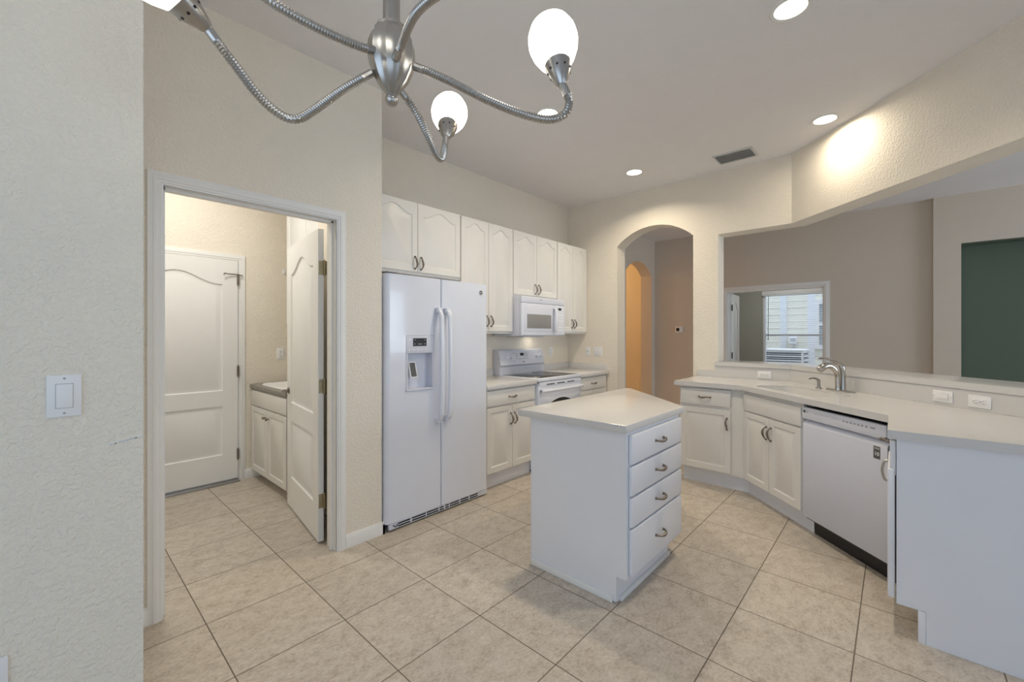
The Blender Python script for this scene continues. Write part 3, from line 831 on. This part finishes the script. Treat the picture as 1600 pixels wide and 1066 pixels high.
for x in (.105, .180, .625, .700):
    mb = MB().lathe([(.026, 0), (.025, .004), (.020, .006), (.0185, .020), (.015, .024)], (x, bgp(1.125), 1.125), nrm, 20)
    k = mb.build('knob', M_appl, bgd)
    MB().tube([Vector((x, bgp(1.125), 1.125)) + nrm * .0245 + Vector((0, 0, -.015)), Vector((x, bgp(1.125), 1.125)) + nrm * .0245 + Vector((0, 0, .015))], .003, 6).build('knob_grip', M_plate, k)
def on_bg(x0, x1, z0, z1, th=.0015):
    mb = MB(); A = []
    for (x, z) in ((x0, z0), (x1, z0), (x1, z1), (x0, z1)): A.append(Vector((x, bgp(z), z)))
    mb.loft([A, [a + nrm * th for a in A]]); return mb
on_bg(.340, .400, 1.135, 1.165).build('clock_display', M_black, bgd, smooth=False)
mb = MB()
for i in range(8):
    on_bg(.262 + i * .028, .274 + i * .028, 1.098, 1.106).build('control_mark', M_grey2, bgd, smooth=False)
for (x, z) in ((.262, 1.125), (.285, 1.125), (.262, 1.150), (.285, 1.150), (.425, 1.125), (.450, 1.125), (.425, 1.150), (.450, 1.150), (.225, 1.16), (.225, 1.075)):
    on_bg(x, x + .014, z, z + .009).build('control_mark', M_grey2, bgd, smooth=False)
MB().lathe([(.009, 0), (.008, .0015)], (.385, bgp(1.065), 1.065), nrm, 14).build('badge', M_dark, bgd)
# oven door
od = MB().box(.004, RW - .004, .0, .034, .235, .862, bev=.006, seg=3).build('oven_door', M_appl, rg)
MB().prism(arch_pts(.16, .60, .66, .055) + [(.60, .40), (.16, .40)], -.0015, .002, 'y').build('oven_window', M_glass_black, od, smooth=False)
mb = MB()
rings = []
for i in range(21):
    t = i / 20; x = .012 + (RW - .024) * t
    yy = -.030 - .022 * math.sin(PI * t) ** .5
    rings.append([(x, yy + .016 * math.cos(a), .812 + .017 * math.sin(a)) for a in [2 * PI * k / 12 for k in range(12)]])
mb.loft(rings); mb.box(.012, .05, -.035, .002, .797, .828, bev=.005).box(RW - .05, RW - .012, -.035, .002, .797, .828, bev=.005)
mb.build('handle', M_appl, od)
mb = MB().box(.012, RW - .012, -.004, .03, .858, .899)
vt = mb.build('vent_strip', M_appl, rg, smooth=False)
mb = MB()
for a in (.13, .31, .49):
    for j in range(4): MB().box(a + j * .033, a + .026 + j * .033, -.0052, -.0038, .864, .876).build('vent_slot', M_black, vt, smooth=False)
MB().box(.0, RW, -.001, .01, .8925, .8995).build('shadow_gap', M_black, rg, smooth=False)
MB().box(.004, RW - .004, .0, .034, .06, .225, bev=.006, seg=3).build('storage_drawer', M_appl, rg)
MB().box(.02, RW - .02, .06, .6, 0, .02).build('foot', M_dark, rg, smooth=False)

# ---- over-the-range microwave
mw = thing('microwave', 'white over-the-range microwave mounted beneath the short upper cabinet', 'microwave', (3.251, 2.83, 1.358))
MWW = .758; MH = .412
MB().box(0, MWW, .022, .40, 0, MH, bev=.003).build('body', M_appl2, mw)
mb = MB().box(.0, MWW, -.006, .022, MH - .068, MH, bev=.008, seg=3).build('vent_fascia', M_appl2, mw)
MB().box(.30, .345, -.0068, -.006, MH - .030, MH - .022).build('logo_strip', M_grey2, mb, smooth=False)
md = MB().box(.0, .575, -.010, .021, .004, MH - .070, bev=.008, seg=3).build('door', M_appl, mw)
MB().box(.045, .535, -.0125, -.009, .045, MH - .10, bev=.002).build('window_surround', M_appl2, md)
MB().box(.082, .495, -.0135, -.012, .080, .228, bev=.001).build('window', M_mwglass, md)
mb = MB()
pts = spline([(.548, -.010, .305), (.548, -.040, .29), (.548, -.052, .23), (.548, -.055, .17), (.548, -.050, .11), (.548, -.038, .055), (.548, -.010, .04)], 24)
mb.loft([[(p.x + .020 * math.cos(a), p.y + .009 * math.sin(a), p.z) for a in [2 * PI * k / 12 for k in range(12)]] for p in pts])
mb.build('handle', M_appl, md)
cp = MB().box(.578, MWW, -.008, .021, .004, MH - .070, bev=.008, seg=3).build('control_panel', M_appl, mw)
MB().box(.632, .690, -.0090, -.0075, .286, .312).build('display', M_black, cp, smooth=False)
mb = MB()
for r in range(6):
    for c_ in range(4): mb.box(.615 + c_ * .028, .635 + c_ * .028, -.0086, -.0078, .055 + r * .034, .073 + r * .034)
mb.build('keypad', M_grey2, cp, smooth=False)
bpy.data.objects[cp.children[-1].name].data.materials[0] = M_plate
MB().box(.10, .45, .06, .30, -.012, .001).build('grease_filter', M_vent, mw, smooth=False)
MB().box(.52, .64, .25, .34, -.006, .001).build('work_light', M_lens, mw, smooth=False)
area('cooktop_lamp', (3.251 + .60, 3.10, 1.345), .10, .13, WARM, (3.251 + .68, 3.16, .9), .08)

# ================================================================== LAUNDRY
lc = thing('laundry_cabinet', 'white two door base cabinet with a laundry sink on top', 'cabinet', (1.337, 4.588, 0), R(-90))
LWd = .895
MB().box(0, LWd, 0, .535, .10, .857).build('body', M_cab, lc, smooth=False)
MB().box(0, LWd, .07, .085, 0, .10).build('toe_kick', M_cab, lc, smooth=False)
MB().box(.006, LWd - .006, -.02, 0, .705, .845, bev=.005).build('false_drawer', M_cab, lc)
for x0, x1, hx in ((.006, .445, .405), (.449, .889, .490)):
    o = cab_door(lc, x0, x1, .088, .692, 0)
    MB().lathe([(.006, 0), (.006, .010), (.014, .020), (.012, .028), (.004, .032)], (hx, -.02, .625), (0, -1, 0), 12).build('knob', M_bronze, o)
ltop = thing('laundry_countertop', 'grey laminate countertop on the laundry cabinet', 'countertop', (1.308, 4.594, 0), R(-90))
MB().box(0, .905, 0, .565, .859, .899, bev=.010, seg=3).build('slab', M_lam, ltop)
lsk = thing('laundry_sink', 'white drop-in sink on the grey laundry countertop', 'sink', (1.308, 4.594, .899), R(-90))
mb = MB()
rr = []
for g, z in ((.0, .0), (-.006, .012), (-.03, .012), (-.045, .004), (-.06, .0012), (-.12, .0012)):
    rr.append([(p[0], p[1], z) for p in rrect(.14 - g, .74 + g, .05 - g, .52 + g, .06)])
mb.loft(rr, True, False, True).build('rim', M_plate, lsk)
uc = thing('laundry_wall_cabinet', 'white wall cabinet in the laundry behind the open door', 'cabinet', (1.555, 4.30, 1.46), R(-90))
MB().box(0, .90, 0, .322, 0, 1.30).build('body', M_trim, uc, smooth=False)
cab_door(uc, .003, .448, .01, 1.29, 0, m=M_trim); cab_door(uc, .452, .897, .01, 1.29, 0, m=M_trim)
hk = thing('wall_hook', 'small white hook on the laundry wall above the sink', 'hook', (1.615, 4.6, 2.01))
MB().box(-.012, .012, -.004, 0, -.03, .03, bev=.002).build('plate', M_plate, hk)
MB().tube([(0, -.004, .01), (0, -.03, 0), (0, -.035, .015)], .004, 8).tube([(0, -.004, -.01), (0, -.025, -.02), (0, -.03, -.005)], .004, 8).build('prong', M_plate, hk)

# ================================================================== CHANDELIER
hub = Vector((.658, 1.06, 0))
ch = thing('chandelier', 'brushed nickel chandelier with curving gooseneck arms and egg-shaped glass lamps', 'chandelier', (.658, 1.06, CZ))
def rel(p): return tuple(Vector(p) - Vector((.658, 1.06, CZ)))
mb = MB().lathe([(.0185 * math.sin(a), 2.038 - .0185 * math.cos(a)) for a in [R(8 + 15 * k) for k in range(10)]] + [(.010, 2.056)], rel((.658, 1.06, 0)), (0, 0, 1), 16)
mb.build('finial', M_steel, ch)
mb = MB().lathe([(.010, 2.050), (.024, 2.062), (.046, 2.092), (.060, 2.125), (.066, 2.160), (.064, 2.195), (.054, 2.222), (.046, 2.232), (.046, 2.240), (.030, 2.243)], rel((.658, 1.06, 0)), (0, 0, 1), 60, flute=(10, -.09))
mb.build('hub', M_steel, ch)
MB().lathe([(.0235, 2.24), (.0235, 3.01)], rel((.658, 1.06, 0)), (0, 0, 1), 20).build('pole', M_steel, ch)
MB().lathe([(.022, 3.0), (.04, 3.008), (.066, 3.03), (.07, 3.05)], rel((.658, 1.06, 0)), (0, 0, 1), 28).build('canopy', M_steel, ch)
ARMS = [
 ([(.696, 1.003, 2.127), (.715, .968, 2.107), (.747, .918, 2.076), (.797, .818, 2.006), (.846, .734, 1.957), (.884, .678, 1.937), (.904, .641, 1.944), (.914, .63, 1.974), (.908, .636, 2.005), (.902, .644, 2.024)], (0.919, 0.699, 2.222)),
 ([(.690, 1.078, 2.095), (.752, 1.082, 2.053), (.818, 1.108, 2.008), (.88, 1.143, 1.976), (.917, 1.162, 1.98), (.940, 1.176, 2.024), (.950, 1.177, 2.072)], (1.044, 1.26, 2.292)),
 ([(0.609, 1.085, 2.103), (0.577, 1.097, 2.073), (0.529, 1.113, 2.025), (0.468, 1.121, 1.957), (0.425, 1.124, 1.918), (0.388, 1.135, 1.921), (0.346, 1.151, 1.956), (0.3, 1.172, 2.021), (0.269, 1.176, 2.057), (0.25, 1.182, 2.083)], (0.074, 1.141, 2.173)),
 ([(.605, 1.055, 2.150), (.555, 1.05, 2.134), (.479, 1.049, 2.125), (.4, 1.047, 2.122), (.335, 1.044, 2.125), (.292, 1.047, 2.143), (.263, 1.049, 2.181), (.253, 1.059, 2.235)], (.243, 1.041, 2.41)),
 ([(.640, 1.010, 2.126), (.628, .962, 2.137), (.606, .902, 2.137), (.59, .841, 2.137), (.587, .767, 2.133), (.593, .686, 2.119), (.608, .624, 2.121), (.615, .602, 2.158), (.61, .607, 2.203)], (.59, .615, 2.38)),
]
CHL = []
for pts, tip in ARMS:
    P = spline([rel(p) for p in pts], 30 * (len(pts) - 1) // 2)
    L = sum((b - a).length for a, b in zip(P[:-1], P[1:]))
    n = int(L / .0036)
    # resample evenly
    Q = [P[0]]; acc = 0; step = L / n; k = 0; cur = P[0].copy()
    for i in range(n):
        need = step
        while k < len(P) - 1 and (P[k + 1] - cur).length < need:
            need -= (P[k + 1] - cur).length; cur = P[k + 1].copy(); k += 1
        if k < len(P) - 1: cur = cur + (P[k + 1] - cur).normalized() * need
        Q.append(cur.copy())
    rad = []
    for i in range(len(Q)):
        s = i * step
        if s < .032 or s > L - .03: rad.append(.0112)
        else: rad.append(.0102 + (.0013 if i % 2 else -.0009))
    arm = MB().tube(Q, rad, 10).build('arm', M_steel, ch)
    e = Q[-1]; ax = (Vector(rel(tip)) - e).normalized()
    cup = MB().lathe([(.011, -.004), (.016, .003), (.029, .036), (.0355, .062), (.0345, .064)], e, ax, 24).build('lamp_cup', M_steel, arm)
    mb = MB()
    for k in range(9):
        a = 2 * PI * k / 9; u = ax.orthogonal().normalized(); w = ax.cross(u)
        dirv = u * math.cos(a) + w * math.sin(a)
        mb.lathe([(.0036, 0), (.003, .0012)], e + ax * .040 + dirv * .0302, dirv, 8)
    mb.build('vent_hole', M_black, arm)
    prof = [(.029, .042), (.0340, .060), (.050, .084), (.0615, .110), (.0665, .135), (.0645, .160), (.055, .184), (.037, .202), (.017, .210), (.002, .212)]
    MB().lathe(prof, e, ax, 28).build('lamp_shade', M_lampglass, arm)

# ================================================================== FIXTURES
for (x, y, lab) in ((2.568, .40, 'recessed ceiling light nearest the camera at the top edge'), (2.555, 1.955, 'recessed ceiling light partly hidden behind the chandelier arm'),
                    (4.075, .408, 'recessed ceiling light close to the diagonal header'), (4.076, 1.999, 'recessed ceiling light in front of the arched opening')):
    t = thing('recessed_light', lab, 'ceiling light', (x, y, CZ), 0, 'recessed ceiling lights')
    MB().lathe([(.095, 0), (.095, -.004), (.090, -.008), (.074, -.006), (.073, .0)], (0, 0, 0), (0, 0, 1), 36, False, False).build('trim_ring', M_trim, t)
    MB().lathe([(.074, -.0015), (.074, -.0045), (.05, -.0065), (.001, -.007)], (0, 0, 0), (0, 0, 1), 32).build('lens', M_lens, t)
    area('downlight', (x, y, CZ - .012), .14, 8 if (x > 4 and y < 1) else 14.5, (1.0, .865, .66), (x, y, 0), shape='DISK', spread=172 if (x > 4 and y < 1) else 143)
vn = thing('ceiling_vent', 'grey rectangular air vent on the ceiling near the arch wall', 'vent', (4.332, 1.115, CZ))
mb = MB().box(-.125, .125, -.165, -.150, -.012, 0).box(-.125, .125, .150, .165, -.012, 0).box(-.125, -.110, -.150, .150, -.012, 0).box(.110, .125, -.150, .150, -.012, 0)
mb.build('frame', M_vent, vn, smooth=False)
mb = MB()
for k in range(7):
    x = -.095 + k * .032
    A = [(x - .012, -.15, -.014), (x + .012, -.15, -.004), (x + .012, .15, -.004), (x - .012, .15, -.014)]
    mb.loft([A, [(p[0], p[1], p[2] + .0015) for p in A]])
mb.build('slats', M_vent, vn, smooth=False)
MB().box(-.11, .11, -.15, .15, -.002, 0).build('backing', M_vent, vn, smooth=False)

def plate(name, label, cat, loc, rotz, kind, wide=.070, high=.114, gang=1, horiz=False, group=None, m=M_plate):
    t = thing(name, label, cat, loc, rotz, group)
    w = wide + (gang - 1) * .046; h = high
    if horiz: w, h = high, wide + (gang - 1) * .046
    MB().box(-w / 2, w / 2, -.006, 0, -h / 2, h / 2, bev=.0025, seg=2).build('cover_plate', m, t)
    scr = MB()
    for g in range(gang):
        c = (g - (gang - 1) / 2) * .046
        def P(a, b, a2, b2, y0, y1, bev=0, mb=None):
            mb = mb or MB()
            if horiz: return mb.box(b, b2, y0, y1, c + a, c + a2, bev=bev)
            return mb.box(c + a, c + a2, y0, y1, b, b2, bev=bev)
        if kind == 'rocker':
            P(-.0175, -.0345, .0175, .0345, -.0065, -.005).build('rocker_frame', M_grey2, t, smooth=False)
            P(-.0165, -.0335, .0165, .0335, -.0105, -.006, .0015).build('rocker', m, t)
        elif kind == 'outlet':
            for s in (-1, 1):
                o = P(-.0165, s * .0195 - .0145, .0165, s * .0195 + .0145, -.0085, -.005, .003).build('socket', m, t)
                mb = MB()
                P(-.008, s * .0195 - .001, -.0055, s * .0195 + .009, -.0088, -.0080, 0, mb)
                P(.0055, s * .0195 - .001, .008, s * .0195 + .009, -.0088, -.0080, 0, mb)
                P(-.0025, s * .0195 - .010, .0025, s * .0195 - .005, -.0088, -.0080, 0, mb)
                mb.build('slots', M_dark, o, smooth=False)
        elif kind == 'jack':
            MB().lathe([(.006, 0), (.006, .004), (.004, .006)], (0, -.006, 0), (0, -1, 0), 12).build('jack', M_dark, t)
        for s in (-1, 1):
            q = s * (.049 if kind != 'outlet' else 0)
            p = (q, -.006, c) if horiz else (c, -.006, q)
            scr.lathe([(.003, 0), (.0025, .001)], p, (0, -1, 0), 8)
            if kind == 'outlet': break
    scr.build('screw', M_grey2, t)
    return t
plate('light_switch', 'white rocker light switch on the near left wall', 'light switch', (.033, 1.745, 1.199), 0, 'rocker', .069, .119)
plate('wall_outlet', 'white outlet low on the left wall at the picture edge', 'outlet', (-.104, 1.745, .466), 0, 'outlet')
plate('wall_outlet', 'white outlet on the back wall right of the stove', 'outlet', (4.285, YW, 1.160), 0, 'outlet')
plate('cable_plate', 'white cable wall plate above the corner countertop', 'wall plate', (XB, 2.918, 1.157), R(-90), 'jack')
plate('light_switch', 'double white light switch beside the arched opening', 'light switch', (XB, 2.772, 1.158), R(-90), 'rocker', gang=2)
plate('wall_outlet', 'white outlet in the backsplash left of the faucet', 'outlet', (XB - .020, .936, .985), R(-90), 'outlet', horiz=True)
def dface(x): return (x, x - KB, 0)
plate('switch_plate', 'white rocker plate in the backsplash right of the faucet', 'light switch', (3.699 - .0, 3.699 - KB, .992), R(-135), 'rocker', horiz=True)
plate('wall_outlet', 'white outlet in the backsplash at the right edge', 'outlet', (3.560, 3.560 - KB, .990), R(-135), 'outlet', horiz=True)
plate('wall_outlet', 'white outlet on the laundry back wall over the sink', 'outlet', (1.585, 4.6, 1.18), 0, 'outlet')
th = thing('thermostat', 'small white thermostat with dark screen on the taupe hall wall', 'thermostat', (XF, 2.795, 1.462), R(-90))
MB().box(-.060, .060, -.024, 0, -.052, .052, bev=.006).build('body', M_plate, th)
MB().box(-.038, .014, -.0255, -.0235, -.030, .026).build('screen', M_black, th, smooth=False)

# wall scuff on the near left wall
mb = MB()
random.seed(4)
for i in range(26):
    x = .125 + .075 * i / 26 + random.uniform(-.002, .002); z = 1.043 + .012 * i / 26 + random.uniform(-.002, .002)
    mb.box(x - .0022, x + .0022, 1.7435, 1.7452, z - .0016, z + .0016)
struct(mb.build('wall_left_scuff', M_plate, smooth=False))

# ---------------------------------------------------------------- lamps out of view, then an added bedroom fill light
area('laundry_lamp', (.55, 3.75, CZ - .06), .5, 26, (1.0, .96, .88), (.55, 3.75, 0), .5)
pl = bpy.data.lights.new('hall_lamp', 'POINT'); pl.energy = 44; pl.color = (1.0, .58, .22); pl.shadow_soft_size = .12
o = bpy.data.objects.new('hall_lamp', pl); COL.objects.link(o); o.location = (6.55, 5.1, 2.6)

area('bedroom_fill', (9.0, 1.6, CZ - .06), .5, 23, (1.0, .96, .88), (9.0, 1.6, 0), .5)  # added fill light that brightens the bedroom, not a fixture of the room
